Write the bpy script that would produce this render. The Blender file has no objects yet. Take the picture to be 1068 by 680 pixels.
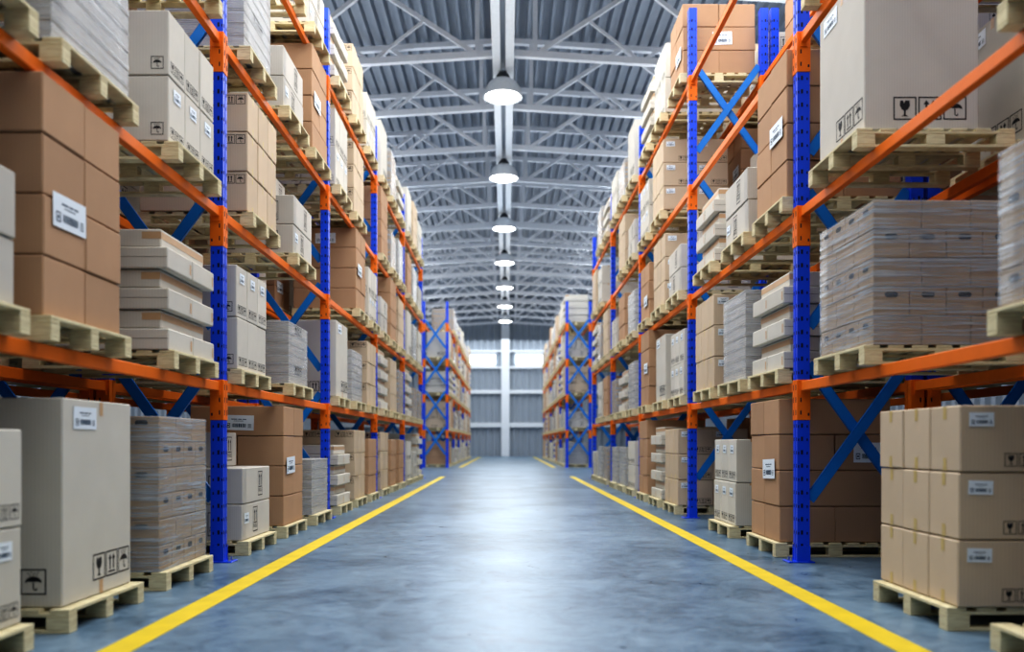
import bpy, bmesh, math, random
from mathutils import Vector, Matrix
R = random.Random(7)
PI = math.pi
col = bpy.context.scene.collection
F = 909.0                     # focal length in pixels of the 1068 px frame
H = 1.1375                    # eye height

# ------------------------------------------------------------------ materials
def mat(name):
    m = bpy.data.materials.new(name); m.use_nodes = True
    nt = m.node_tree; nt.nodes.clear()
    out = nt.nodes.new('ShaderNodeOutputMaterial')
    p = nt.nodes.new('ShaderNodeBsdfPrincipled')
    nt.links.new(p.outputs[0], out.inputs[0])
    return m, nt, p, out
def nd(nt, t, **kw):
    n = nt.nodes.new(t)
    for k, v in kw.items():
        if k in n.inputs: n.inputs[k].default_value = v
        else: setattr(n, k, v)
    return n
def math_n(nt, op, a, b=None):
    n = nt.nodes.new('ShaderNodeMath'); n.operation = op
    for i, v in enumerate((a, b)):
        if v is None: continue
        if isinstance(v, (int, float)): n.inputs[i].default_value = v
        else: nt.links.new(v, n.inputs[i])
    return n.outputs[0]
def mixc(nt, fac, a, b, mode='MIX'):
    n = nt.nodes.new('ShaderNodeMix'); n.data_type = 'RGBA'; n.blend_type = mode
    for i, v in ((0, fac), (6, a), (7, b)):
        if isinstance(v, (int, float)): n.inputs[i].default_value = v
        elif isinstance(v, tuple): n.inputs[i].default_value = (*v, 1)
        else: nt.links.new(v, n.inputs[i])
    return n.outputs[2]
def simple(name, c, rough=.5, metal=0, noise=.08, scale=12, rnd=.06, spec=.5):
    m, nt, p, out = mat(name)
    tc = nd(nt, 'ShaderNodeTexCoord'); nz = nd(nt, 'ShaderNodeTexNoise', Scale=scale, Detail=4.0)
    nt.links.new(tc.outputs['Object'], nz.inputs['Vector'])
    oi = nd(nt, 'ShaderNodeObjectInfo')
    f = math_n(nt, 'ADD', math_n(nt, 'MULTIPLY', nz.outputs[0], noise * 2), math_n(nt, 'MULTIPLY', oi.outputs['Random'], rnd))
    f = math_n(nt, 'ADD', f, 1 - noise - rnd / 2)
    hs = nd(nt, 'ShaderNodeHueSaturation', Color=(*c, 1)); nt.links.new(f, hs.inputs['Value'])
    nt.links.new(hs.outputs[0], p.inputs['Base Color'])
    p.inputs['Roughness'].default_value = rough; p.inputs['Metallic'].default_value = metal
    p.inputs['Specular IOR Level'].default_value = spec
    return m
def board(name, c, ribs=.05, pitch=90, rnd=.12):
    """corrugated cardboard: fine vertical flutes, soft mottling, small shade change per box"""
    m, nt, p, out = mat(name)
    tc = nd(nt, 'ShaderNodeTexCoord'); sp = nd(nt, 'ShaderNodeSeparateXYZ')
    nt.links.new(tc.outputs['Object'], sp.inputs[0])
    s = math_n(nt, 'ADD', sp.outputs[0], sp.outputs[1])
    w = math_n(nt, 'SINE', math_n(nt, 'MULTIPLY', s, 2 * PI * pitch / 2.2))
    w = math_n(nt, 'MULTIPLY', w, ribs)
    nz = nd(nt, 'ShaderNodeTexNoise', Scale=3.5, Detail=5.0); nt.links.new(tc.outputs['Object'], nz.inputs['Vector'])
    oi = nd(nt, 'ShaderNodeObjectInfo')
    f = math_n(nt, 'ADD', math_n(nt, 'MULTIPLY', nz.outputs[0], .14), math_n(nt, 'MULTIPLY', oi.outputs['Random'], rnd))
    f = math_n(nt, 'ADD', math_n(nt, 'ADD', f, w), 1 - .07 - rnd / 2)
    hs = nd(nt, 'ShaderNodeHueSaturation', Color=(*c, 1)); nt.links.new(f, hs.inputs['Value'])
    nt.links.new(hs.outputs[0], p.inputs['Base Color'])
    p.inputs['Roughness'].default_value = .75; p.inputs['Specular IOR Level'].default_value = .25
    b = nd(nt, 'ShaderNodeBump', Strength=.15, Distance=.01); nt.links.new(nz.outputs[0], b.inputs['Height'])
    nt.links.new(b.outputs[0], p.inputs['Normal'])
    return m
def wood_mat():
    m, nt, p, out = mat('pale_pine')
    tc = nd(nt, 'ShaderNodeTexCoord'); mp = nd(nt, 'ShaderNodeMapping')
    mp.inputs['Scale'].default_value = (3, 3, 40)
    nt.links.new(tc.outputs['Object'], mp.inputs[0])
    nz = nd(nt, 'ShaderNodeTexNoise', Scale=2.5, Detail=5.0, Distortion=.8); nt.links.new(mp.outputs[0], nz.inputs['Vector'])
    cr = nd(nt, 'ShaderNodeValToRGB'); nt.links.new(nz.outputs[0], cr.inputs[0])
    cr.color_ramp.elements[0].position = .3; cr.color_ramp.elements[0].color = (.60, .51, .31, 1)
    cr.color_ramp.elements[1].position = .7; cr.color_ramp.elements[1].color = (.80, .73, .49, 1)
    nt.links.new(cr.outputs[0], p.inputs['Base Color']); p.inputs['Roughness'].default_value = .7
    return m
def film_mat(name, base, alpha=.5):
    """stretch film: streaky translucent wrap"""
    m, nt, p, out = mat(name)
    tc = nd(nt, 'ShaderNodeTexCoord'); mp = nd(nt, 'ShaderNodeMapping')
    mp.inputs['Scale'].default_value = (.55, .55, 20); mp.inputs['Rotation'].default_value = (.06, .05, 0)
    nt.links.new(tc.outputs['Object'], mp.inputs[0])
    nz = nd(nt, 'ShaderNodeTexNoise', Scale=2.4, Detail=8.0, Roughness=.7, Distortion=.35); nt.links.new(mp.outputs[0], nz.inputs['Vector'])
    cr = nd(nt, 'ShaderNodeValToRGB'); nt.links.new(nz.outputs[0], cr.inputs[0])
    cr.color_ramp.elements[0].position = .42; cr.color_ramp.elements[0].color = (alpha * .2,) * 3 + (1,)
    cr.color_ramp.elements[1].position = .68; cr.color_ramp.elements[1].color = (min(1, alpha * 1.5),) * 3 + (1,)
    p.inputs['Base Color'].default_value = (*base, 1); p.inputs['Roughness'].default_value = .22
    b = nd(nt, 'ShaderNodeBump', Strength=.2, Distance=.01); nt.links.new(nz.outputs[0], b.inputs['Height'])
    nt.links.new(b.outputs[0], p.inputs['Normal'])
    tr = nd(nt, 'ShaderNodeBsdfTransparent'); mx = nd(nt, 'ShaderNodeMixShader')
    nt.links.new(cr.outputs[0], mx.inputs[0]); nt.links.new(tr.outputs[0], mx.inputs[1]); nt.links.new(p.outputs[0], mx.inputs[2])
    nt.links.new(mx.outputs[0], out.inputs[0])
    return m
def emit(name, c, s):
    m, nt, p, out = mat(name); nt.nodes.remove(p)
    e = nd(nt, 'ShaderNodeEmission', Color=(*c, 1), Strength=s); nt.links.new(e.outputs[0], out.inputs[0]); return m
def floor_mat():
    m, nt, p, out = mat('polished_concrete')
    tc = nd(nt, 'ShaderNodeTexCoord')
    n1 = nd(nt, 'ShaderNodeTexNoise', Scale=.55, Detail=8.0, Roughness=.65, Distortion=.5)
    n2 = nd(nt, 'ShaderNodeTexNoise', Scale=3.8, Detail=10.0, Roughness=.75, Distortion=1.2)
    n3 = nd(nt, 'ShaderNodeTexNoise', Scale=30, Detail=3.0)
    for n in (n1, n2, n3): nt.links.new(tc.outputs['Object'], n.inputs['Vector'])
    f = math_n(nt, 'ADD', math_n(nt, 'MULTIPLY', n1.outputs[0], .5), math_n(nt, 'MULTIPLY', n2.outputs[0], .5))
    cr = nd(nt, 'ShaderNodeValToRGB'); nt.links.new(f, cr.inputs[0])
    e = cr.color_ramp.elements
    e[0].position = .38; e[0].color = (.055, .10, .15, 1)
    e[1].position = .64; e[1].color = (.25, .35, .44, 1)
    k = e.new(.5); k.color = (.145, .22, .30, 1)
    nt.links.new(cr.outputs[0], p.inputs['Base Color'])
    r = math_n(nt, 'ADD', math_n(nt, 'MULTIPLY', n2.outputs[0], .3), .17)
    nt.links.new(r, p.inputs['Roughness'])
    p.inputs['Specular IOR Level'].default_value = .22
    b = nd(nt, 'ShaderNodeBump', Strength=.12, Distance=.02)
    nt.links.new(math_n(nt, 'ADD', n2.outputs[0], math_n(nt, 'MULTIPLY', n3.outputs[0], .2)), b.inputs['Height'])
    nt.links.new(b.outputs[0], p.inputs['Normal'])
    return m
M = dict(
    brown=board('brown_board', (.50, .32, .20), .012), tan=board('tan_board', (.62, .50, .37), .02),
    white=board('white_board', (.60, .57, .515), .035, 110), pale=board('pale_board', (.64, .61, .545), .02),
    tab=simple('yellow_tape', (.60, .46, .20), .4), tape=simple('tan_tape', (.58, .39, .23), .45), ink=simple('black_ink', (.02, .02, .022), .7),
    seam=simple('shadow_gap', (.10, .07, .05), .9), paper=simple('white_paper', (.80, .86, .92), .6, noise=.03),
    print=simple('label_ink', (.05, .09, .14), .6), wood=wood_mat(),
    blue=simple('blue_paint', (.005, .075, .76), .38, noise=.05), brace=simple('brace_blue_paint', (.006, .20, .64), .4, noise=.05),
    orange=simple('orange_paint', (.86, .20, .018), .5, noise=.06, spec=.3), slot=simple('slot_dark', (.012, .012, .03), .8),
    steel=simple('bolt_steel', (.6, .62, .65), .3, 1.0),
    truss=simple('truss_paint', (.74, .77, .82), .45), roof=simple('roof_sheet', (.25, .29, .35), .45, noise=.12, scale=1.5),
    wallm=simple('wall_sheet', (.36, .41, .47), .5, noise=.06, scale=.8), frame=simple('white_frame', (.78, .82, .86), .5),
    dark=simple('dark_housing', (.05, .055, .065), .5), shade=simple('lamp_enamel', (.78, .82, .86), .35),
    yellow=simple('yellow_paint', (.74, .56, .025), .5, noise=.16, scale=5), tray=simple('grey_tray', (.48, .47, .45), .6, noise=.12, scale=9),
    carton=simple('brown_carton', (.42, .31, .205), .7, noise=.15, scale=4), film=film_mat('stretch_film', (.56, .64, .73), .52),
    filmw=film_mat('clear_wrap', (.68, .70, .74), .4),
    bulb=emit('lamp_glow', (1, .985, .96), 14), glow=emit('daylight_glass', (.93, .97, 1), 5.5), floor=floor_mat())

# ------------------------------------------------------------------ mesh builder
class MB:
    def __init__(s): s.v = []; s.f = []; s.m = []
    def poly(s, pts, m=0):
        n = len(s.v); s.v += [tuple(p) for p in pts]; s.f.append(tuple(range(n, n + len(pts)))); s.m.append(m)
    def box(s, x0, x1, y0, y1, z0, z1, m=0):
        n = len(s.v)
        s.v += [(x, y, z) for z in (z0, z1) for y in (y0, y1) for x in (x0, x1)]
        for f in ((0, 2, 3, 1), (4, 5, 7, 6), (0, 1, 5, 4), (2, 6, 7, 3), (0, 4, 6, 2), (1, 3, 7, 5)):
            s.f.append(tuple(n + i for i in f)); s.m.append(m)
    def cbox(s, x0, x1, y0, y1, z0, z1, b=.006, m=0):
        n = len(s.v); lo = (x0, y0, z0); hi = (x1, y1, z1); ix = {}
        for c in range(8):
            sg = [(c >> a) & 1 for a in range(3)]
            for a in range(3):          # vertex lying on the face of axis a
                p = []
                for k in range(3):
                    e = hi[k] if sg[k] else lo[k]
                    if k != a: e += -b if sg[k] else b
                    p.append(e)
                ix[c, a] = len(s.v); s.v.append(tuple(p))
        def add(l): s.f.append(tuple(l)); s.m.append(m)
        for a in range(3):
            o = [k for k in range(3) if k != a]
            for sd in (0, 1):
                cs = []
                for (u, w) in ((0, 0), (1, 0), (1, 1), (0, 1)):
                    cs.append((sd << a) | (u << o[0]) | (w << o[1]))
                add([ix[c, a] for c in cs])
        for a in range(3):
            o = [k for k in range(3) if k != a]
            for u in (0, 1):
                for w in (0, 1):
                    c0 = (u << o[0]) | (w << o[1]); c1 = c0 | (1 << a)
                    add([ix[c0, o[0]], ix[c1, o[0]], ix[c1, o[1]], ix[c0, o[1]]])
        for c in range(8): add([ix[c, 0], ix[c, 1], ix[c, 2]])
    def bar(s, a, b, w, h, up=(0, 0, 1), m=0):
        a = Vector(a); b = Vector(b); d = (b - a).normalized(); u = Vector(up)
        x = d.cross(u).normalized(); y = x.cross(d).normalized(); n = len(s.v)
        for p in (a, b):
            for (i, j) in ((-1, -1), (1, -1), (1, 1), (-1, 1)):
                s.v.append(tuple(p + x * i * w / 2 + y * j * h / 2))
        for f in ((0, 1, 2, 3), (7, 6, 5, 4), (0, 4, 5, 1), (1, 5, 6, 2), (2, 6, 7, 3), (3, 7, 4, 0)):
            s.f.append(tuple(n + i for i in f)); s.m.append(m)
    def prism(s, prof, z0, z1, m=0):
        n = len(s.v); k = len(prof)
        s.v += [(x, y, z0) for x, y in prof] + [(x, y, z1) for x, y in prof]
        s.f.append(tuple(range(n + k - 1, n - 1, -1))); s.m.append(m)
        s.f.append(tuple(range(n + k, n + 2 * k))); s.m.append(m)
        for i in range(k):
            j = (i + 1) % k; s.f.append((n + i, n + j, n + k + j, n + k + i)); s.m.append(m)
    def lathe(s, prof, seg=28, m=0, o=(0, 0, 0)):
        n = len(s.v)
        for r, z in prof:
            for i in range(seg):
                a = 2 * PI * i / seg; s.v.append((o[0] + r * math.cos(a), o[1] + r * math.sin(a), o[2] + z))
        for k in range(len(prof) - 1):
            for i in range(seg):
                j = (i + 1) % seg
                s.f.append((n + k * seg + i, n + k * seg + j, n + (k + 1) * seg + j, n + (k + 1) * seg + i)); s.m.append(m)
    def mesh(s, name, mats, fix=False, smooth=False):
        me = bpy.data.meshes.new(name); me.from_pydata(s.v, [], s.f)
        for k in mats: me.materials.append(M[k])
        me.polygons.foreach_set('material_index', s.m)
        if fix:
            bm = bmesh.new(); bm.from_mesh(me); bmesh.ops.recalc_face_normals(bm, faces=bm.faces); bm.to_mesh(me); bm.free()
        if smooth: me.polygons.foreach_set('use_smooth', [True] * len(me.polygons))
        me.update(); return me

def put(name, data, loc=(0, 0, 0), rz=0, parent=None, label=None, cat=None, group=None, kind=None):
    o = bpy.data.objects.new(name, data); col.objects.link(o)
    o.location = loc; o.rotation_euler = (0, 0, rz)
    if parent: o.parent = parent
    if label: o['label'] = label
    if cat: o['category'] = cat
    if group: o['group'] = group
    if kind: o['kind'] = kind
    return o

# ------------------------------------------------------------------ printed marks (2-D polygons in a unit square)
def ring(pts, t):
    """frame outline of a convex polygon given as quads"""
    c = (sum(p[0] for p in pts) / len(pts), sum(p[1] for p in pts) / len(pts))
    q = [(c[0] + (p[0] - c[0]) * (1 - t), c[1] + (p[1] - c[1]) * (1 - t)) for p in pts]
    return [[pts[i], pts[(i + 1) % len(pts)], q[(i + 1) % len(pts)], q[i]] for i in range(len(pts))]
def rect(x0, y0, x1, y1): return [(x0, y0), (x1, y0), (x1, y1), (x0, y1)]
FRAME = ring(rect(0, 0, 1, 1), .11)
def arc(cx, cy, r, a0, a1, n=10, sy=1): return [(cx + r * math.cos(a0 + (a1 - a0) * i / n), cy + sy * r * math.sin(a0 + (a1 - a0) * i / n)) for i in range(n + 1)]
GLASS = FRAME + [[(.3, .84), (.42, .84), (.46, .72), (.52, .84), (.70, .84), (.72, .62), (.64, .46), (.54, .40), (.54, .22), (.66, .15), (.34, .15), (.46, .22), (.46, .40), (.36, .46), (.28, .62)]]
ARROWS = FRAME + [rect(.22, .14, .78, .20)] + [[(x - .045, .26), (x + .045, .26), (x + .045, .66), (x + .13, .66), (x, .86), (x - .13, .66), (x - .045, .66)] for x in (.35, .65)]
UMB = FRAME + [arc(.5, .46, .33, 0, PI, 12, .75) + arc(.335, .46, .055, PI, 0, 4)[1:-1] + arc(.665, .46, .055, PI, 0, 4)[1:-1],
               rect(.475, .2, .525, .48), rect(.525, .16, .62, .21), rect(.60, .18, .64, .27)] + \
    [rect(x - .022, y, x + .022, y + .06) for x, y in ((.3, .80), (.42, .84), (.55, .80), (.68, .84), (.5, .73), (.36, .72), (.64, .73))]
def text_polys(txt):
    c = bpy.data.curves.new('t', 'FONT'); c.body = txt; c.size = 1; c.resolution_u = 2
    o = bpy.data.objects.new('t', c); col.objects.link(o)
    me = o.to_mesh(); ps = [[(me.vertices[i].co.x, me.vertices[i].co.y) for i in p.vertices] for p in me.polygons]
    o.to_mesh_clear(); bpy.data.objects.remove(o); bpy.data.curves.remove(c)
    w = max(x for p in ps for x, y in p)
    return [[(x / w, y / w) for x, y in p] for p in ps]
FRAGILE = text_polys('FRAGILE')
TALLARROW = [[(x * .62 + .19, y) for x, y in p] for p in ring(rect(0, 0, 1, 1), .07)] + \
    [[(x - .035, .42), (x + .035, .42), (x + .035, .76), (x + .085, .76), (x, .91), (x - .085, .76), (x - .035, .76)] for x in (.38, .62)] + \
    [rect(.27, .34, .73, .38)] + [[(.25 + x * .5, .15 + y * .8) for x, y in p] for p in FRAGILE]
def stamp(mb, polys, org, u, v, s, m, sv=None):
    org = Vector(org); u = Vector(u); v = Vector(v); sv = sv or s
    for p in polys: mb.poly([org + u * (x * s) + v * (y * sv) for x, y in p], m)
def label_mesh(w, h):
    """shipping sticker in the local x-z plane, facing -y"""
    mb = MB(); mb.box(0, w, -.002, 0, 0, h, 0)
    u, v = (1, 0, 0), (0, 0, 1); y = -.0028
    L = []
    L += [rect(.25, .70, .45, .755), rect(.48, .70, .60, .755), rect(.63, .70, .75, .755), rect(.33, .60, .66, .63)]
    L += [rect(.08, .16, .10, .46), rect(.20, .16, .22, .46), rect(.08, .42, .22, .46), rect(.08, .16, .22, .20), rect(.12, .26, .18, .36)]
    x = .28; k = 0
    for wd in (.012, .025, .008, .02, .035, .01, .03, .05, .012, .04, .02, .035, .01, .02):
        L.append(rect(x, .2, x + wd, .44)); x += wd + (.008 if k % 3 else .014); k += 1
    L += [rect(.80, .18 + i * .07, .92, .21 + i * .07) for i in range(4)]
    for p in L: mb.poly([(a * w, y, b * h) for a, b in p], 1)
    return mb.mesh('shipping_label', ['paper', 'print'])
LM = {}
def sticker(parent, face, cx, cz, w=.16, h=.11, a=1, off=0):
    """face 'near' (-y side at y=off) or 'aisle' (x=off side looking along a)"""
    k = (w, h)
    if k not in LM: LM[k] = label_mesh(w, h)
    if face == 'near': o = put('shipping_label', LM[k], (cx - w / 2, off - .002, cz - h / 2), 0, parent)
    else:
        o = put('shipping_label', LM[k], (off + a * .002, cx - (w / 2 if a > 0 else -w / 2), cz - h / 2), PI / 2 if a > 0 else -PI / 2, parent)
    o.rotation_euler[1] = R.uniform(-.04, .04)
    return o

# ------------------------------------------------------------------ boxes
BM = {}
def box_mesh(kind, w, l, h, a, var=0):
    """carton centred on x,y with its base at z=0; a=+1: the aisle is on +x"""
    key = (kind, round(w, 3), round(l, 3), round(h, 3), a, var)
    if key in BM: return BM[key]
    mb = MB(); mb.cbox(-w / 2, w / 2, -l / 2, l / 2, .003, h - .004, .008)
    e = .0016; xa = a * (w / 2 + e); yn = -l / 2 - e
    U = (0, a, 0); V = (0, 0, 1)                     # u axis on the aisle face, reading left to right
    def on_aisle(polys, uy, z, s, m=1, sv=None): stamp(mb, polys, (xa, uy * a, z), U, V, s, m, sv)
    def on_near(polys, x, z, s, m=1, sv=None): stamp(mb, polys, (x, yn, z), (1, 0, 0), V, s, m, sv)
    base = {'brown_box': 'brown', 'tan_box': 'tan', 'white_carton': 'pale', 'ribbed_box': 'white', 'flat_box': 'pale', 'large_carton': 'white' if var == 1 else 'pale'}[kind]
    if kind == 'brown_box':
        if l > .7: mb.poly([(xa, -.003, .004), (xa, .003, .004), (xa, .003, h - .004), (xa, -.003, h - .004)], 2)
        mb.box(-w / 2 + .01, w / 2 - .01, -.03, .03, h - .002, h - .0008, 2)
    elif kind == 'tan_box':
        for z in (0.005, h - .085): on_aisle([rect(0, 0, .045, .078)], -.022, z, 1, 3)
        mb.box(-w / 2 + .01, w / 2 - .01, -.02, .02, h - .002, h - .0008, 2)
        if var == 0:
            for i, P in enumerate((GLASS, ARROWS, UMB)): on_near(P, w / 2 - .29 + i * .09, .035, .08)
        else:
            for i, P in enumerate((GLASS, ARROWS, UMB)): on_near(P, w / 2 - .33 + i * .105, h - .125, .095)
    elif kind == 'white_carton':
        for i, P in enumerate((GLASS, ARROWS, UMB)): on_aisle(P, -.135 + i * .095, .045, .082)
        on_near(GLASS if a < 0 else UMB, w / 2 - .14, .05, .1)
        on_near([rect(0, 0, .05, .03)], -.1, h - .035, 1, 2)
    elif kind == 'ribbed_box':
        on_aisle(TALLARROW, (.12 if var == 0 else -.05) - .13, .06, .26, 1)
        on_near(TALLARROW, -.12, .05, .24, 1)
        for k in (0, .04, .08): mb.poly([(xa, -a * (l / 2 - .02 - k) * a, .006), (xa, -a * (l / 2 - .032 - k) * a, .006), (xa, -a * (l / 2 - .032 - k) * a, h - .006), (xa, -a * (l / 2 - .02 - k) * a, h - .006)], 3)
    elif kind == 'flat_box':
        if var == 0:     # broad telescoping tray: lid line and short tape tabs
            for f in (on_near,): f([rect(.004, h * .52, w - .004, h * .54)], -w / 2, 0, 1, 3)
            on_aisle([rect(0, 0, .035, .085)], l / 2 - .06, h * .22, 1, 2)
        else:            # upper box with a broad tape band round its side
            on_aisle([rect(.004, 0, l - .004, .055)], -l / 2, h * .46, 1, 2)
            on_near([rect(0, 0, .15, .055)], w / 2 - .15 if a > 0 else -w / 2, h * .46, 1, 2)
    elif kind == 'large_carton':
        s = .17
        for i, P in enumerate((GLASS, ARROWS, UMB)): on_aisle(P, -.05 + i * (s * 1.08) - .04, .10, s)
        for i, P in enumerate((GLASS, ARROWS, UMB)): on_near(P, w / 2 - .08 - (3 - i) * (.17 if var == 0 else .19), .08, .155 if var == 0 else .175)
        on_aisle([rect(0, 0, .05, .09)], 0, .005, 1, 2); on_aisle([rect(0, 0, .05, .09)], 0, h - .10, 1, 2)
        mb.box(-w / 2 + .01, w / 2 - .01, -.03, .03, h - .002, h - .0008, 2)
    me = mb.mesh(kind, [base, 'ink', 'tape', 'seam' if kind == 'flat_box' else 'tab' if kind == 'tan_box' else 'tape'], fix=False)
    if kind == 'ribbed_box': me.materials[3] = M['tray']
    BM[key] = me; return me

NOUN = {'brown_box': 'plain brown box', 'tan_box': 'tan taped box', 'white_carton': 'tall white carton', 'ribbed_box': 'ribbed off-white box',
        'flat_box': 'flat cream box', 'large_carton': 'single large carton'}
PEND = []        # all boxes: (z, kind, mesh, loc, rz, label, group, stickers)
def layer_word(k, n):
    if n == 1: return 'only layer'
    if k == 0: return 'bottom layer'
    if k == n - 1: return 'top layer'
    return ['', 'second', 'third', 'fourth', 'fifth', 'sixth', 'seventh'][k] + ' layer'
def pile(P, kind, cells, nl, gname):
    """cells: (layer, ix, nx, iy, ny, cx, cy, w, l, z0, h, var, stickers)"""
    for (k, ix, nx, iy, ny, cx, cy, w, l, z0, h, var, st) in cells:
        far = P['y'] > 19
        hidden = (ix > 0 and iy > 0 and (far or k < nl - 1 or P['z'] > 1)) or (far and ix > 1)
        if hidden: continue
        a = P['a']; jx, jy = R.uniform(-.006, .006), R.uniform(-.004, .004)
        pos = []
        if ny > 1: pos.append('near' if iy == 0 else ('far' if iy == ny - 1 else 'mid'))
        if nx > 1: pos.append('aisle' if ix == 0 else 'inner')
        lab = ' '.join(x for x in (NOUN[kind], layer_word(k, nl), ' '.join(pos)) if x)
        if kind == 'large_carton': lab = NOUN[kind]
        PEND.append((P['y'] - z0 * .01, kind, box_mesh(kind, w, l, h, a, var), (P['x'] - a * cx + jx, P['y'] + cy + jy, P['z'] + z0),
                     R.uniform(-.006, .006), f"{lab}, {P['where']}", f"{gname} {P['where']}", st, (w, l, h, a)))
# local convention: cx is measured from the pallet centre AWAY from the aisle; y towards the far end
def L_brown(P, n=4, st=True):
    c = []; W, L, h = 1.12, 1.0, .352 if P['y'] < 8 else .359
    for k in range(n):
        ys = (-L / 4, L / 4); nx = 2 if k % 2 == 0 else 1
        for iy, y in enumerate(ys):
            for ix in range(nx):
                x = 0 if nx == 1 else (-W / 4 if ix == 0 else W / 4)
                s = []
                if st and k == n - 2 and iy == 0 and ix == 0: s = [('aisle', .04, -.06 if P['y'] < 8 else .0, .40, .20)]
                if st and P['a'] > 0 and k == n - 1 and iy == 0 and ix == 0: s = [('near', .02, h * .45, .36, .18)]
                if st and P['a'] < 0 and k == n - 2 and iy == 0 and ix == nx - 1: s = s + [('near', .05, h * .5, .30, .20)]
                c.append((k, ix, nx, iy, 2, x, y, W / nx - .004, L / 2 - .004, k * h, h, 0, s))
    pile(P, 'brown_box', c, n, 'brown boxes on the')
def L_tan(P, n=3, var=0):
    c = []; W, L, h = 1.12, 1.1, .408
    for k in range(n):
        for iy in range(3):
            for ix in range(2):
                s = [('near', -.15 if P['a'] < 0 else -.17, h - .09, .15, .085)] if iy == 0 and var == 0 else []
                c.append((k, ix, 2, iy, 3, (-W / 4, W / 4)[ix], (iy - 1) * L / 3, W / 2 - .004, L / 3 - .003, k * h, h, var, s))
    pile(P, 'tan_box', c, n, 'tan boxes on the')
def L_tall(P, n=2, h=.52):
    c = []; W, L = 1.1, 1.05
    for k in range(n):
        for iy in range(3):
            for ix in range(2):
                s = [('aisle', 0, h - .12, .15, .10)] if ix == 0 and (k == (0 if P['z'] > 3 or P['y'] < 5 else n - 1) or P['a'] < 0) else []
                if iy == 0 and k == n - 1 and P['a'] < 0 and ix == 0: s = s + [('near', .1, h - .08, .2, .1)]
                c.append((k, ix, 2, iy, 3, (-W / 4, W / 4)[ix], (iy - 1) * L / 3, W / 2 - .004, L / 3 - .004, k * h, h, 0, s))
    pile(P, 'white_carton', c, n, 'tall cartons on the')
def L_arrow(P, n=2, extra=True):
    c = []; W, L, h = 1.1, 1.0, .37; nl = n + (1 if extra else 0)
    for k in range(n):
        for ix in range(2):
            s = [('aisle', -.36 * P['a'], h * .6, .15, .11)] if ix == 0 and k == 0 else []
            if ix == 0 and k == 1 and P['a'] < 0: s = [('near', .1, h - .1, .18, .1)]
            c.append((k, ix, 2, 0, 1, (-W / 4, W / 4)[ix], 0, W / 2 - .004, L - .004, k * h, h, (k + 1) % 2, s))
    if extra: c.append((n, 0, 1, 0, 1, .16, .1, .7, .72, n * h, h, 0, []))
    pile(P, 'ribbed_box', c, nl, 'ribbed boxes on the')
def L_flat(P, n=3):
    c = []; z = 0
    for k in range(n):
        for iy in range(2):
            c.append((2 * k, 0, 1, iy, 2, 0, (-.27, .27)[iy], 1.12, .535, z, .172, 0, []))
        z += .172
        c.append((2 * k + 1, 0, 1, 0, 1, .03, -.03, 1.04, .96, z, .148, 1, [])); z += .148
    pile(P, 'flat_box', c, 2 * n, 'flat boxes on the')
def L_big(P, h=1.28, var=0, w=1.08):
    st = [('aisle', -.2 if P['a'] > 0 else .22, h - .12, .30, .14)]
    c = [(0, 0, 1, 0, 1, (w - 1.1) / 2, 0, w, .96, 0, h, var, st)]
    pile(P, 'large_carton', c, 1, '')

WR = {}
def wrap_cartons(rows=5, cw=.357, cs=.268, h=.216, a=1, split=True):
    if rows == 6: h = .2
    """list of part meshes for a film-wrapped pile of cartons with hand holes"""
    out = []; W, L = 1.1, 1.06; whole = MB()
    for k in range(rows):
        odd = k % 2 == 0
        nx, ny = (3, 4) if odd else (4, 3)
        for i in range(nx):
            for j in range(ny):
                ring_ = i in (0, nx - 1) or j in (0, ny - 1) or k == rows - 1
                if not ring_: continue
                w, l = W / nx, L / ny; x = -W / 2 + w * (i + .5); y = -L / 2 + l * (j + .5)
                key = (a, odd, i == (nx - 1 if a > 0 else 0), j == 0, h)
                if split:
                    if key not in WR:
                        mb = MB(); mb.cbox(-w / 2 + .002, w / 2 - .002, -l / 2 + .002, l / 2 - .002, .002, h - .002, .006)
                        if key[2] and odd: stamp(mb, [arc(.2, 0, .2, PI / 2, 3 * PI / 2, 6) + arc(.8, 0, .2, -PI / 2, PI / 2, 6)], (a * (w / 2 + .001), -a * .05, h * .72), (0, a, 0), (0, 0, 1), .1, 1)
                        if key[3] and not odd: stamp(mb, [arc(.2, 0, .2, PI / 2, 3 * PI / 2, 6) + arc(.8, 0, .2, -PI / 2, PI / 2, 6)], (-.05, -l / 2 - .001, h * .74), (1, 0, 0), (0, 0, 1), .1, 1)
                        WR[key] = mb.mesh('carton', ['carton', 'ink'])
                    out.append((WR[key], (x, y, k * h)))
                else:
                    whole.cbox(x - w / 2 + .002, x + w / 2 - .002, y - l / 2 + .002, y + l / 2 - .002, k * h + .002, k * h + h - .002, .006)
    if not split:
        return whole.mesh('carton_stack', ['carton', 'ink'])
    return out
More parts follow.
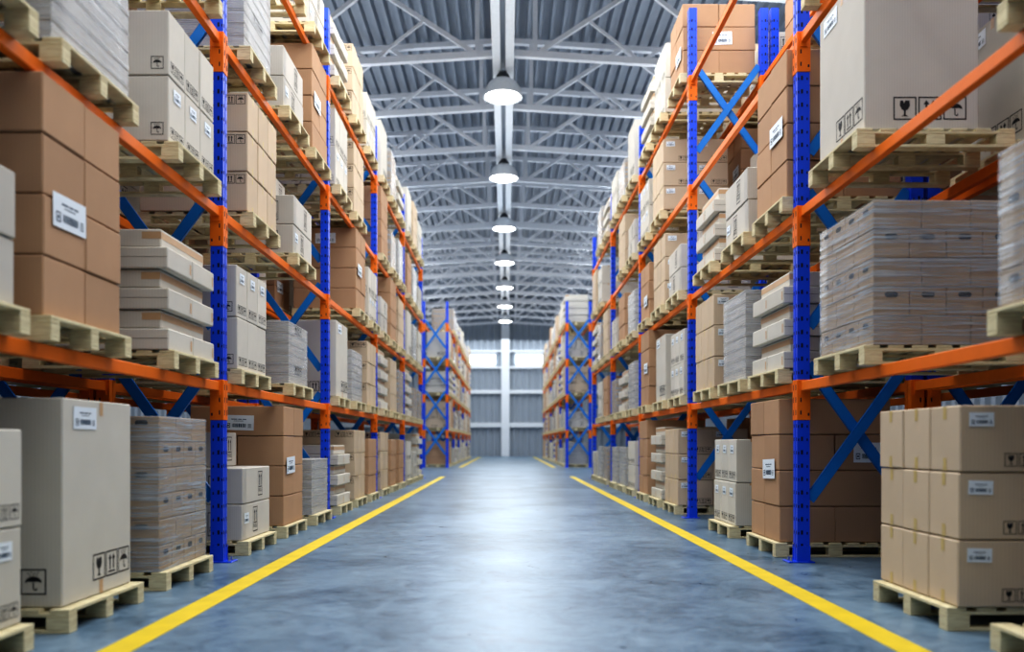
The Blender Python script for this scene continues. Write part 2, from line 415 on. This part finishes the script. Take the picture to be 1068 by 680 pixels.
def film_shell(w, l, h):
    mb = MB(); n = 14; ny = 6
    def off(t, k): return .0025 * math.sin(k * 2.3 + t * 5) + .006
    prof = []
    for k in range(n + 1):
        z = h * k / n; r = []
        for (x0, y0, x1, y1) in ((-w / 2, -l / 2, w / 2, -l / 2), (w / 2, -l / 2, w / 2, l / 2), (w / 2, l / 2, -w / 2, l / 2), (-w / 2, l / 2, -w / 2, -l / 2)):
            nx, ny_ = (y1 - y0), -(x1 - x0); q = math.hypot(nx, ny_); nx /= q; ny_ /= q
            for t in range(ny):
                u = t / ny; o = off(u, k) + (0 if t else .003)
                r.append((x0 + (x1 - x0) * u + nx * o, y0 + (y1 - y0) * u + ny_ * o, z))
        prof.append(r)
    m = len(prof[0]); base = len(mb.v)
    for r in prof: mb.v += r
    for k in range(n):
        for i in range(m):
            j = (i + 1) % m; mb.f.append((base + k * m + i, base + k * m + j, base + (k + 1) * m + j, base + (k + 1) * m + i)); mb.m.append(0)
    return mb
def tray_mesh(w, l, h, marks, a):
    mb = MB(); mb.cbox(-w / 2, w / 2, -l / 2, l / 2, .001, h - .006, .004)
    mb.cbox(-w / 2 - .004, w / 2 + .004, -l / 2 - .004, l / 2 + .004, h - .02, h - .003, .003)
    if marks:
        for i, P in enumerate((GLASS, ARROWS, UMB)):
            s = h * .86
            stamp(mb, P, (-.12 + i * s * 1.15, -l / 2 - .0052, h * .05), (1, 0, 0), (0, 0, 1), s, 1)
            stamp(mb, P, (a * (w / 2 + .0052), a * (-.2 + i * s * 1.15), h * .05), (0, a, 0), (0, 0, 1), s, 1)
    return mb
WRAPS = []
def L_wrapC(P, rows=5, st=None): WRAPS.append((P, 'C', rows, st))   # six rows stand for a lower, looser wrap
def L_wrapG(P, rows=8, marks=False): WRAPS.append((P, 'G', rows, marks))
_c = {}
def build_wraps():
    WRAPS.sort(key=lambda t: t[0]['y'])
    for n, (P, ty, rows, ex) in enumerate(WRAPS):
        a = P['a']; near = P['y'] < 13.5
        noun = 'film-wrapped brown cartons' if ty == 'C' else 'film-wrapped grey trays'
        if ty == 'G' and ex: noun = 'film-wrapped grey trays with care symbols'
        e = put('wrapped_load', None, (P['x'], P['y'], P['z']), R.uniform(-.01, .01), None, f"{noun}, {P['where']}", 'wrapped load', 'film wrapped loads on the racks')
        if ty == 'C':
            if near:
                for me, lo in wrap_cartons(rows, a=a): put('carton', me, lo, 0, e)
            else:
                if ('C', rows) not in _c: _c['C', rows] = wrap_cartons(rows, split=False)
                put('carton_stack', _c['C', rows], (0, 0, 0), 0, e)
            hh = rows * (.2 if rows == 6 else .216); w, l = 1.1, 1.06
            if ex:
                for z in ex: sticker(e, 'aisle', -.22, z, .2, .12, a, a * .565)
        else:
            th = .128; hh = rows * th; w, l = 1.08, 1.02
            for k in range(rows):
                mk = bool(ex) and k in (rows - 1, rows - 5)
                key = ('T', mk, a)
                if key not in _c: _c[key] = tray_mesh(w, l, th, mk, a).mesh('tray', ['tray', 'ink'])
                if near: put('tray', _c[key], (0, 0, k * th), 0, e)
            if not near:
                key = ('TS', rows)
                if key not in _c:
                    mb = MB()
                    for k in range(rows): mb.cbox(-w / 2, w / 2, -l / 2, l / 2, k * th + .001, (k + 1) * th - .006, .005)
                    _c[key] = mb.mesh('tray_stack', ['tray'])
                put('tray_stack', _c[key], (0, 0, 0), 0, e)
        key = ('F', ty, rows)
        if key not in _c: _c[key] = film_shell(w, l, hh).mesh('stretch_film', ['film' if ty == 'C' else 'filmw'], smooth=True)
        put('stretch_film', _c[key], (0, 0, .002), 0, e)

# ------------------------------------------------------------------ pallets
PL, PW = 1.06, 1.2            # along the aisle, across the rack
def pallet_parts():
    d = {}
    def one(n, *bs):
        mb = MB()
        for b in bs: mb.cbox(*b, .003)
        d[n] = mb.mesh(n, ['wood'])
    one('deck', *[(x - .06, x + .06, -PL / 2, PL / 2, .122, .144) for x in (-.54, -.36, -.18, 0, .18, .36, .54)])
    one('stringer', (-PW / 2, PW / 2, -.05, .05, .10, .1215))
    one('block', (-.07, .07, -.05, .05, .0225, .0995))
    one('skid', (-PW / 2, PW / 2, -.05, .05, 0, .022))
    mb = MB()
    for x in (-.54, -.36, -.18, 0, .18, .36, .54): mb.box(x - .06, x + .06, -PL / 2, PL / 2, .122, .144)
    for y in (-PL / 2 + .05, 0, PL / 2 - .05):
        mb.box(-PW / 2, PW / 2, y - .05, y + .05, .10, .1215); mb.box(-PW / 2, PW / 2, y - .05, y + .05, 0, .022)
        for x in (-.53, 0, .53): mb.box(x - .07, x + .07, y - .05, y + .05, .022, .10)
    d['all'] = mb.mesh('pallet', ['wood'])
    return d
PM = pallet_parts(); FARPAL = []
def pallet(x, y, z, detailed, where, loaded):
    lab = f"pale wooden pallet under the load, {where}" if loaded else f"empty pale wooden pallet, {where}"
    rz = R.uniform(-.006, .006); g = 'wooden pallets in the racks'
    if not detailed and y > 60:
        FARPAL.append((x, y, z)); return
    if not detailed:
        return put('pallet', PM['all'], (x, y, z), rz, None, lab, 'pallet', g)
    e = put('pallet', None, (x, y, z), rz, None, lab, 'pallet', g)
    put('top_deck', PM['deck'], (0, 0, 0), 0, e)
    for yy in (-PL / 2 + .05, 0, PL / 2 - .05):
        put('stringer', PM['stringer'], (0, yy, 0), 0, e); put('bottom_board', PM['skid'], (0, yy, 0), 0, e)
        for xx in (-.53, 0, .53): put('block', PM['block'], (xx, yy, 0), 0, e)
    return e

# ------------------------------------------------------------------ racks
BAY = 4.9; Z0 = 8.28
LV = [1.547 + 1.654 * k for k in range(4)]          # connector centres
BEAMZ = [z + .13 for z in LV]
REST = [0] + [z + .045 + .002 for z in BEAMZ]       # surfaces the pallets stand on
TOP = 7.72
def post_mesh(a):
    mb = MB(); w, d = .118, .12
    # C-section with a groove in the aisle-side face; local +x*a is the aisle side
    pr = [(-w / 2, 0), (w / 2, 0), (w / 2, .05), (w / 2 - .014, .056), (w / 2 - .014, .066), (w / 2, .072), (w / 2, d), (-w / 2, d)]
    mb.prism([(x * a, y) for x, y in pr], 0.012, TOP, 0)
    z = .14
    k = 0
    while z < TOP - .1:
        if not any(abs(z + .02 - c) < .23 for c in LV):
            for x, s in ((-.034, .012), (.016, .020), ): mb.poly([(a * x - s / 2, -.0012, z), (a * x + s / 2, -.0012, z), (a * x + s / 2, -.0012, z + s * 2), (a * x - s / 2, -.0012, z + s * 2)], 1)
            mb.poly([(a * .048 - .005, -.0012, z), (a * .048 + .005, -.0012, z), (a * .048 + .005, -.0012, z + .024), (a * .048 - .005, -.0012, z + .024)], 1)
            for y in (.025, .095): mb.poly([(a * (w / 2 + .0012), y - .009, z), (a * (w / 2 + .0012), y + .009, z), (a * (w / 2 + .0012), y + .009, z + .034), (a * (w / 2 + .0012), y - .009, z + .034)], 1)
        z += .127; k += 1
    return mb.mesh('upright_post', ['blue', 'slot'])
def conn_mesh(a):
    mb = MB(); w = .13; hh = .1925; x0, x1 = -w / 2, w / 2
    mb.cbox(x0, x1, -.007, .056, -hh, hh, .004); mb.cbox(x0, x1 - .001, .064, .127, -hh, hh, .004); mb.box(-w / 2 + .012, w / 2 - .012, .05, .07, -hh + .004, hh - .004)
    for z in (-.12, 0, .12):
        mb.poly([(a * .028 - .006, -.0082, z - .02), (a * .028 + .006, -.0082, z - .02), (a * .028 + .006, -.0082, z + .02), (a * .028 - .006, -.0082, z + .02)], 1)
        for y in (.025, .095): mb.poly([(a * (w / 2 + .0012), y - .008, z - .025), (a * (w / 2 + .0012), y + .008, z - .025), (a * (w / 2 + .0012), y + .008, z + .025), (a * (w / 2 + .0012), y - .008, z + .025)], 1)
    mb.poly([(-a * .045 - .008, -.0082, -.15), (-a * .045 + .008, -.0082, -.15), (-a * .045 + .008, -.0082, -.125), (-a * .045 - .008, -.0082, -.125)], 1)
    return mb.mesh('beam_connector', ['orange', 'slot'])
def beam_mesh():
    mb = MB(); l = BAY - .12 - .014
    mb.cbox(-.03, .03, 0, l, -.045, .045, .006)
    for y in (.0, l - .012): mb.box(-.036, .036, y, y + .012, -.085, .055)
    return mb.mesh('beam', ['orange'])
def brace_mesh(dx, dz):
    mb = MB(); a = Vector((0, 0, 0)); b = Vector((dx, 0, dz))
    mb.bar(a, b, .012, .085, (0, 1, 0)) if False else None
    d = b.normalized(); n = Vector((-d.z, 0, d.x))
    def strip(u0, u1, y0, y1):
        p = [a + n * u0, a + n * u1, b + n * u1, b + n * u0]; k = len(mb.v)
        mb.v += [(q.x, y0, q.z) for q in p] + [(q.x, y1, q.z) for q in p]
        for f in ((0, 1, 2, 3), (7, 6, 5, 4), (0, 4, 5, 1), (1, 5, 6, 2), (2, 6, 7, 3), (3, 7, 4, 0)): mb.f.append(tuple(k + i for i in f)); mb.m.append(0)
    strip(-.05, .05, .0, .006); strip(-.05, -.044, 0, .034); strip(.044, .05, 0, .034)
    return mb.mesh('brace', ['brace'], fix=True)
def plate_mesh(a):
    mb = MB(); mb.cbox(-.10 if a > 0 else -.15, .15 if a > 0 else .10, -.03, .16, 0, .012, .003)
    mb.box(-.064, .064, -.006, .0, .012, .16); mb.box(-.064, .064, .12, .126, .012, .16)
    return mb.mesh('foot_plate', ['blue'])
def bolt_mesh():
    mb = MB(); mb.lathe([(0, .03), (.011, .03), (.011, .0), (.02, 0), (.02, -.006), (0, -.006)], 10); return mb.mesh('bolt', ['steel'])
BMM, PLM, PMM, CMM, BOLT = beam_mesh(), {a: plate_mesh(a) for a in (1, -1)}, {a: post_mesh(a) for a in (1, -1)}, {a: conn_mesh(a) for a in (1, -1)}, bolt_mesh()
BR = {}
XF = {1: -2.75, -1: 2.825}     # front post centre, by a (+1: left rack)
DEPTH = 1.08
def rack(a, y0, nb, label, rear=False):
    xf = XF[a] - a * (DEPTH + .16) if rear else XF[a]; xb = xf - a * DEPTH
    r = put('pallet_rack', None, (xf, y0, 0), 0, None, label, 'rack')
    aa = a
    for i in range(nb + 1):
        y = i * BAY
        for x, s in ((0, aa), (xb - xf, -aa)):
            p = put('upright_post', PMM[s], (x, y, 0), 0, r)
            fp = put('foot_plate', PLM[s], (0, 0, 0), 0, p)
            if not rear and s == aa and y0 + y < 15:
                for bx in (.085, .125): 
                    for by in (.02, .1):
                        pass
                for by in (.02, .11): put('bolt', BOLT, (x + s * .11, y + by, .018), 0, r)
            for k, z in enumerate(LV):
                if rear and y0 + y > 20: continue
                put('beam_connector', CMM[s], (x, y, z), 0, r)
        w = DEPTH - .14
        for k in range(4):
            zc = 1.245 + 1.654 * k
            for sg, yo in ((1, .035), (-1, .072)):
                dx = w * sg; key = round(dx, 3)
                if key not in BR: BR[key] = brace_mesh(dx, 1.30)
                put('brace', BR[key], (-a * DEPTH / 2 - dx / 2, y + yo, zc - .65), 0, r)
        if i < nb:
            for k, z in enumerate(BEAMZ):
                for x in (0, xb - xf): put('beam', BMM, (x, y + .127, z), 0, r)
rack(1, Z0 - BAY, 5, 'near blue and orange pallet rack along the left side of the aisle')
rack(-1, Z0 - BAY, 5, 'near blue and orange pallet rack along the right side of the aisle')
rack(1, 40.5, 5, 'far pallet rack on the left, beyond the cross aisle')
rack(-1, 40.5, 5, 'far pallet rack on the right, beyond the cross aisle')
rack(1, Z0 - BAY, 3, 'pallet rack standing back to back behind the near left rack', True)
rack(-1, Z0 - BAY, 3, 'pallet rack standing back to back behind the near right rack', True)

# ------------------------------------------------------------------ loads
def seen(a, x, yfar, zb, zt):
    """is any of the pallet position inside the view?"""
    return abs(x) * F / yfar < 545 and 462 - (zb - H) * F / yfar > -4
BAYN = {-1: 'nearest bay', 0: 'second bay', 1: 'third bay', 2: 'fourth bay', 3: 'fifth bay'}
BAYF = ['first bay', 'second bay', 'third bay', 'fourth bay', 'fifth bay']
LEVN = ['ground level', 'first shelf', 'second shelf', 'third shelf', 'top shelf']
SLOT = ['near pallet', 'middle pallet', 'far pallet']
npal = [0]
def position(a, x, y, lev, where, fn, detailed):
    """x: centre, y: near end of the pallet"""
    z = REST[lev]
    if not seen(a, x + a * PW / 2, y + PL, z, z + 1): return
    yc = y + PL / 2
    pallet(x + R.uniform(-.015, .015), yc, z, detailed, where, fn is not None); npal[0] += 1
    if fn and seen(a, x + a * PW / 2 - a * .08, y + PL, z + .144, z + 1):
        fn(dict(x=x - a * .015, y=yc, z=z + .145, a=a, where=where))
B = lambda n=4: (lambda P: L_brown(P, n))
T = lambda n=3, v=0: (lambda P: L_tan(P, n, v))
TL = lambda n=2, h=.52: (lambda P: L_tall(P, n, h))
A = lambda n=2, e=False: (lambda P: L_arrow(P, n, e))
FL = lambda n=3: (lambda P: L_flat(P, n))
G = lambda h=1.28, v=0, w=1.08: (lambda P: L_big(P, h, v, w))
WC = lambda r=5, s=None: (lambda P: L_wrapC(P, r, s))
WG = lambda r=7, m=False: (lambda P: L_wrapG(P, r, m))
# hand-read positions: (side, bay, level) -> [(near end, load), ...]; None = empty pallet; -1 = no pallet
SPEC = {
 (1, -1, 0): [(3.75, TL(2, .535)), (5.19, G(1.27)), (6.68, WC(6))],
 (1, -1, 1): [(3.70, A(2)), (4.97, B(4)), (6.85, FL(3))],
 (1, -1, 2): [(3.78, TL(2)), (5.12, WG(8)), (6.88, TL(2))],
 (1, -1, 3): [-1, -1, (6.95, None)],
 (1, 0, 0): [(8.78, A(2, True)), (10.36, B(4)), (11.98, WG(6))],
 (1, 0, 1): [(8.62, TL(2)), (10.68, WG(6, True)), -1],
 (1, 0, 2): [(8.98, T(3, 1)), (10.93, A(2, True)), -1],
 (1, 0, 3): [(8.85, WG(8, True)), (10.42, A(2)), (11.88, B(4))],
 (1, 0, 4): [-1, (10.3, None), (11.75, A(2))],
 (1, 1, 0): [(13.75, FL(3)), (15.3, T(3, 1)), (16.8, B(3))],
 (1, 1, 1): [(13.6, G(1.2)), (15.1, WG(7)), (16.7, T(3, 1))],
 (1, 1, 2): [-1, (15.4, B(4)), (16.9, TL(2))],
 (1, 1, 3): [(13.6, TL(2, .6)), (15.2, T(3, 1)), -1],
 (1, 1, 4): [(13.5, FL(3)), (15.1, T(3, 1)), (16.7, TL(2))],
 (1, 2, 0): [(18.5, T(3, 1)), (20.0, B(3)), (21.6, B(3))],
 (-1, -1, 0): [(3.75, None), (5.26, T(3)), -1],
 (-1, -1, 1): [(3.76, WC(4, (.2, .55))), (6.50, WC(5)), -1],
 (-1, -1, 2): [(3.70, A(2)), (6.60, G(1.28, 1, .87)), -1],
 (-1, -1, 3): [-1, -1, (6.80, None)],
 (-1, 0, 0): [(8.66, B(4)), (10.38, TL(2)), -1],
 (-1, 0, 1): [(8.56, FL(3)), (9.94, WG(8)), (11.45, T(3))],
 (-1, 0, 2): [(8.42, B(4)), (9.82, A(2)), (11.4, FL(3))],
 (-1, 0, 3): [-1, -1, -1], (-1, 0, 4): [-1, -1, -1],
 (-1, 1, 0): [(13.85, T(3)), (15.3, FL(4)), (16.8, B(4))],
 (-1, 1, 1): [(13.4, TL(2)), (14.9, G(1.15)), (16.6, B(4))],
 (-1, 1, 2): [(13.6, A(2, True)), (15.0, T(3)), (16.6, B(3))],
 (-1, 1, 3): [-1, (15.1, T(3)), (16.7, TL(2))],
 (-1, 1, 4): [(13.4, B(3)), (15.0, TL(2, .6)), (16.5, FL(4))],
}
POOL = [B(4), B(3), T(3), T(3), TL(2), TL(2), A(2), A(2, True), FL(3), FL(4), G(1.2), WG(7), WG(8), WC(5), WC(4)]
XP = {1: -3.20, -1: 3.265}     # pallet centres
for a, side in ((1, 'left rack'), (-1, 'right rack')):
    for b in range(-1, 4):
        yb = Z0 + b * BAY
        for lev in range(5):
            sp = SPEC.get((a, b, lev))
            if sp is None: sp = [(yb + o, R.choice(POOL) if R.random() > .07 else -1) for o in (.42, 1.93, 3.45)]
            for s, it in enumerate(sp):
                if it == -1 or it[1] == -1: continue
                position(a, XP[a], it[0], lev, f"{SLOT[s]}, {LEVN[lev]}, {BAYN[b]}, {side}", it[1], it[0] < 12.5)
    for b in range(5):
        yb = 40.5 + b * BAY
        for lev in range(5):
            for s, o in enumerate((.42, 1.93, 3.45)):
                if R.random() < .06: continue
                position(a, XP[a], yb + o, lev, f"{SLOT[s]}, {LEVN[lev]}, {BAYF[b]}, far {side}", R.choice(POOL), False)
    # the row standing back to back behind
    for b in (-1, 0, 1):
        yb = Z0 + b * BAY
        for lev in range(5):
            for s, o in enumerate((.42, 1.93, 3.45)):
                if b == -1 and s < 2: continue
                f = R.choice([B(4), T(3), B(3), TL(2), G(1.2), A(2)])
                xx = XP[a] - a * (DEPTH + .16 + .12)
                position(a, xx, yb + o, lev, f"{SLOT[s]}, {LEVN[lev]}, {BAYN[b]}, {side} behind", f, False)
build_wraps()
# boxes: the 300 of each kind that show largest are things of their own, the rest one stuff object per kind
PEND.sort(key=lambda t: t[0])
cnt = {}; rest = {}
CAT = {'brown_box': 'box', 'tan_box': 'box', 'white_carton': 'carton', 'ribbed_box': 'box', 'flat_box': 'box', 'large_carton': 'carton'}
GRP = {'brown_box': 'brown boxes stacked on pallets', 'tan_box': 'tan taped boxes stacked on pallets', 'white_carton': 'tall white cartons on pallets',
       'ribbed_box': 'ribbed off-white boxes on pallets', 'flat_box': 'flat cream boxes on pallets', 'large_carton': 'large single cartons on pallets'}
for (z, kind, me, loc, rz, lab, g, st, dm) in PEND:
    cnt[kind] = cnt.get(kind, 0) + 1
    if cnt[kind] > 300:
        rest.setdefault(kind, []).append((me, loc, rz)); continue
    o = put(kind, me, loc, rz, None, lab, CAT[kind], GRP[kind])
    if z < 19:
        w, l, h, a = dm
        for (face, c, cz, sw, sh) in st:
            if face == 'near': sticker(o, 'near', c, cz, sw, sh, a, -l / 2 - .001)
            else: sticker(o, 'aisle', c, cz, sw, sh, a, a * (w / 2 + (.012 if kind == 'brown_box' else .001)))
print('boxes', cnt, 'pallets', npal[0], 'wraps', len(WRAPS))
if FARPAL: rest['pallet'] = [(PM['all'], p, 0) for p in FARPAL]; NOUN['pallet'] = 'pallets'
for kind, L in rest.items():
    mb = MB(); mats = None
    for me, loc, rz in L:
        n = len(mb.v); c, s = math.cos(rz), math.sin(rz)
        mb.v += [(v.co.x * c - v.co.y * s + loc[0], v.co.x * s + v.co.y * c + loc[1], v.co.z + loc[2]) for v in me.vertices]
        for p in me.polygons: mb.f.append(tuple(n + i for i in p.vertices)); mb.m.append(p.material_index)
        mats = me.materials
    m2 = bpy.data.meshes.new(kind); m2.from_pydata(mb.v, [], mb.f)
    for x in mats: m2.materials.append(x)
    m2.polygons.foreach_set('material_index', mb.m)
    put(kind, m2, label='more ' + NOUN[kind].replace('box', 'boxes').replace('carton', 'cartons') + ' far down the aisle', cat='boxes', kind='stuff')

# ------------------------------------------------------------------ building
HW, YE = 14.0, 74.0
mb = MB(); mb.box(-HW, HW, -12, YE, -.2, 0); put('floor', mb.mesh('floor', ['floor']), kind='structure', label='polished blue-grey concrete floor')
for nm, x0, x1, y0, y1, lab in (('floor_line', -2.225, -2.04, -4, 29.5, 'yellow painted line along the left near rack'), ('floor_line', 2.13, 2.31, -4, 29.5, 'yellow painted line along the right near rack'),
                           ('floor_line', -2.225, -2.04, 40.5, 70, 'yellow painted line along the left far rack'), ('floor_line', 2.13, 2.31, 40.5, 70, 'yellow painted line along the right far rack')):
    mb = MB(); mb.box(x0, x1, y0, y1, 0, .003); put(nm, mb.mesh(nm, ['yellow']), kind='structure', label=lab)
SL = .062; RZ = 13.38
def zr(x): return -abs(x) * SL
mb = MB(); p = .34; x = -HW
pts = []
while x < HW - .01:
    for dx, dz in ((0, 0), (.09, 0), (.12, .19), (.31, .19), (.34, 0)): pts.append((x + dx, RZ + zr(x + dx) + dz))
    x += p
for (xa, za), (xb, zb) in zip(pts, pts[1:]):
    if xb - xa > .001: mb.poly([(xa, -12, za), (xb, -12, zb), (xb, YE, zb), (xa, YE, za)])
mb.poly([(-HW, -12, RZ + .5), (HW, -12, RZ + .5), (HW, YE, RZ + .5), (-HW, YE, RZ + .5)])
put('ceiling', mb.mesh('ceiling', ['roof']), kind='structure', label='grey ribbed steel roof deck')
def corr(axis, c, lo, hi, z0, z1, sgn):
    mb = MB(); t = lo; pr = []
    while t < hi - .01:
        for d, o in ((0, 0), (.22, 0), (.28, .14), (.50, .14), (.56, 0)): pr.append((t + d, c + sgn * o))
        t += .56
    for (a0, o0), (a1, o1) in zip(pr, pr[1:]):
        if a1 - a0 < .001: continue
        q = [(a0, o0, z0), (a1, o1, z0), (a1, o1, z1), (a0, o0, z1)]
        mb.poly([(u, v, w) if axis == 'x' else (v, u, w) for u, v, w in q])
    return mb
put('wall_back', corr('x', YE, -HW, HW, 0, 13.6, 1).mesh('wall_back', ['wallm']), kind='structure', label='ribbed grey end wall')
put('wall_left', corr('y', -HW, -12, YE, 0, 13.6, 1).mesh('wall_left', ['wallm']), kind='structure', label='ribbed grey side wall')
put('wall_right', corr('y', HW, -12, YE, 0, 13.6, -1).mesh('wall_right', ['wallm']), kind='structure', label='ribbed grey side wall')
mb = MB(); mb.box(-HW, HW, -12.1, -12, 0, 13.8); put('wall_front', mb.mesh('wall_front', ['wallm']), kind='structure', label='plain wall behind the viewer')
def trim(n, b, k='frame', lab=None):
    mb = MB(); mb.cbox(*b, .02); put(n, mb.mesh(n, [k]), kind='structure', label=lab)
trim('trim_1', (-.42, .28, YE - .5, YE - .06, 0, 12.9), lab='white column in the middle of the end wall')
k = 2
for z0, z1 in ((5.30, 5.62), (2.45, 2.85), (8.82, 9.0), (7.42, 7.62)):
    trim(f'trim_{k}', (-HW, HW, YE - .3, YE - .08, z0, z1), lab='pale horizontal girt across the end wall'); k += 1
n = 1
for x0, x1 in ((-3.1, -.85), (.75, 3.1), (-5.9, -3.5), (3.5, 5.9)):
    e = put(f'window_{n}', None, (x0, YE - .2, 7.62), kind='structure', label='bright window strip in the end wall')
    mb = MB(); mb.box(.05, x1 - x0 - .05, 0, .02, .22, .92); mb2 = MB()
    w = x1 - x0
    for b in ((0, w, -.05, .05, 0, .22), (0, w, -.05, .05, .92, 1.2), (0, .08, -.05, .05, .22, .92), (w - .08, w, -.05, .05, .22, .92)): mb2.box(*b)
    put('window_pane', mb.mesh('window_pane', ['glow']), parent=e); put('window_frame', mb2.mesh('window_frame', ['frame']), parent=e); n += 1
# ridge beams carrying the lamps
for i, (x0, x1) in enumerate(((-.36, -.15), (-.02, .20))):
    mb = MB(); mb.box(x0, x1, -11.9, YE - .5, 11.02, 11.06); mb.box(x0, x1, -11.9, YE - .5, 11.28, 11.32); mb.box((x0 + x1) / 2 - .02, (x0 + x1) / 2 + .02, -11.9, YE - .5, 11.06, 11.28)
    put('ridge_beam', mb.mesh('ridge_beam', ['frame']), kind='structure', label='pale steel beam running under the trusses above the aisle')
mb = MB(); mb.box(-.15, -.02, -11.9, YE - .5, 11.2, 11.26); put('cable_tray', mb.mesh('cable_tray', ['roof']), kind='structure', label='dark cable tray between the ridge beams')
# roof trusses
def mk_truss():
    parts = []
    zb, zt = 11.24, 13.20
    def add(n, *bars):
        mb = MB()
        for (p0, p1, w, h) in bars: mb.bar((p0[0], 0, p0[1]), (p1[0], 0, p1[1]), w, h, (0, 1, 0))
        parts.append((n, mb.mesh(n, ['truss'], fix=True)))
    for s in (-1, 1):
        B_ = lambda x: (s * x, zb + zr(x)); T_ = lambda x: (s * x, zt + zr(x))
        add('bottom_chord', (B_(.18), B_(HW - .1), .17, .16)); add('top_chord', (T_(0), T_(HW - .1), .15, .16))
        add('vertical', (B_(.75), T_(.75), .12, .12))
        for x0, x1, x2 in ((.75, 3.5, 6.2), (6.2, 8.9, 11.6)):
            add('diagonal', (B_(x0), T_(x1), .11, .11)); add('diagonal', (T_(x1), B_(x2), .11, .11))
            m0 = (s * (x0 + x1) / 2, (zb + zt) / 2 + zr((x0 + x1) / 2)); m1 = (s * (x1 + x2) / 2, (zb + zt) / 2 + zr((x1 + x2) / 2))
            add('strut', (m0, B_(x1), .07, .07)); add('strut', (m1, B_(x1), .07, .07))
        add('vertical', (B_(6.2), T_(6.2), .1, .1))
    return parts
TP = mk_truss(); y = 22.6 - 3.58; i = 0
ORD = ['first', 'second', 'third', 'fourth', 'fifth', 'sixth', 'seventh', 'eighth', 'ninth', 'tenth', 'eleventh', 'twelfth', 'thirteenth', 'fourteenth', 'fifteenth', 'sixteenth', 'seventeenth']
while y < YE - .6:
    lab = f'pale steel roof truss, {ORD[i - 1]} one visible counting from the camera' if i else 'pale steel roof truss just above the upper picture edge'
    e = put('roof_truss', None, (0, y, 0), 0, None, lab, 'roof truss', 'roof trusses')
    for nme, me in TP: put(nme, me, parent=e)
    # small purlin between trusses
    y += 3.58; i += 1
# pendant lamps
def lamp_parts():
    s = MB(); s.lathe([(.13, .50), (.24, .47), (.38, .37), (.47, .22), (.515, .05), (.53, 0), (.50, 0), (.46, .02), (.44, .18), (.34, .31), (.20, .41), (.10, .43)], 36)
    h = MB(); h.lathe([(0, .66), (.09, .66), (.12, .64), (.16, .60), (.185, .54), (.195, .46), (.14, .44), (0, .44)], 24)
    g = MB(); g.lathe([(0, .012), (.3, .012), (.455, .02)], 32)
    r = MB(); r.lathe([(0, .72), (.02, .72), (.02, .65), (0, .65)], 10); r.box(-.10, .10, -.05, .05, .68, .69)
    return [('lamp_shade', s.mesh('lamp_shade', ['shade'], smooth=True)), ('lamp_housing', h.mesh('lamp_housing', ['dark'], smooth=True)), ('diffuser', g.mesh('diffuser', ['bulb'])), ('hanger', r.mesh('hanger', ['dark']))]
LP = lamp_parts()
for i in range(-3, 7):
    y = 23.2 + 7.15 * i; zl = 10.33
    if i >= 0:
        e = put('pendant_lamp', None, (-.09, y, zl), 0, None, f'white dome pendant lamp over the aisle, {ORD[i]} from the camera', 'lamp', 'dome lamps above the aisle')
        for nme, me in LP: put(nme, me, parent=e)
    ld = bpy.data.lights.new('lamp_light', 'AREA'); ld.shape = 'DISK'; ld.size = .9; ld.energy = 34; ld.color = (1, .98, .95)
    put('lamp_light', ld, (-.09, y, zl - .03))
# broad soft fill added overhead, not fixtures of the hall
for i in range(8):
    ld = bpy.data.lights.new('overhead_fill', 'AREA'); ld.shape = 'RECTANGLE'; ld.size = 12; ld.size_y = 9.4; ld.energy = 620 if i == 0 else 1000 if i == 1 else 560 if i < 6 else 560; ld.color = (.95, .98, 1)
    o = put('overhead_fill', ld, (0, 2 + i * 9.6, 9.9))
# weak fill light added behind the viewer, no opening stands there
ld = bpy.data.lights.new('rear_fill', 'AREA'); ld.shape = 'RECTANGLE'; ld.size = 10; ld.size_y = 7; ld.energy = 60; ld.color = (1, .96, .92)
o = put('rear_fill', ld, (0, -9, 5)); o.rotation_euler = (PI / 2, 0, 0)
# unseen upward fill added to brighten the roof, trusses and lamp domes
for i in range(6):
    for x in (-5.2, 0, 5.2):
        ld = bpy.data.lights.new('roof_fill', 'AREA'); ld.shape = 'RECTANGLE'; ld.size = .8; ld.size_y = 8; ld.energy = 45 if x == 0 else 120; ld.color = (.92, .96, 1)
        o = put('roof_fill', ld, (x, 16 + i * 10, 8.5)); o.rotation_euler = (PI, 0, 0)

w = bpy.data.worlds.new('w'); bpy.context.scene.world = w; w.use_nodes = True
w.node_tree.nodes['Background'].inputs[0].default_value = (.8, .9, 1, 1); w.node_tree.nodes['Background'].inputs[1].default_value = .3
# ------------------------------------------------------------------ camera
cd = bpy.data.cameras.new('camera'); cd.sensor_width = 36; cd.lens = F / 1068 * 36
cd.shift_x = 6 / 1068; cd.shift_y = 122 / 1068; cd.clip_end = 300
cd.dof.use_dof = True; cd.dof.focus_distance = 9.8; cd.dof.aperture_fstop = .85
cam = put('camera', cd, (0, 0, H)); cam.rotation_euler = (PI / 2, 0, 0)
sc = bpy.context.scene; sc.camera = cam
sc.view_settings.view_transform = 'Standard'; sc.view_settings.look = 'High Contrast'; sc.view_settings.exposure = .16
sc.cycles.max_bounces = 8; sc.cycles.diffuse_bounces = 3; sc.cycles.glossy_bounces = 4; sc.cycles.transparent_max_bounces = 12
sc.cycles.sample_clamp_indirect = 4; sc.cycles.use_denoising = True
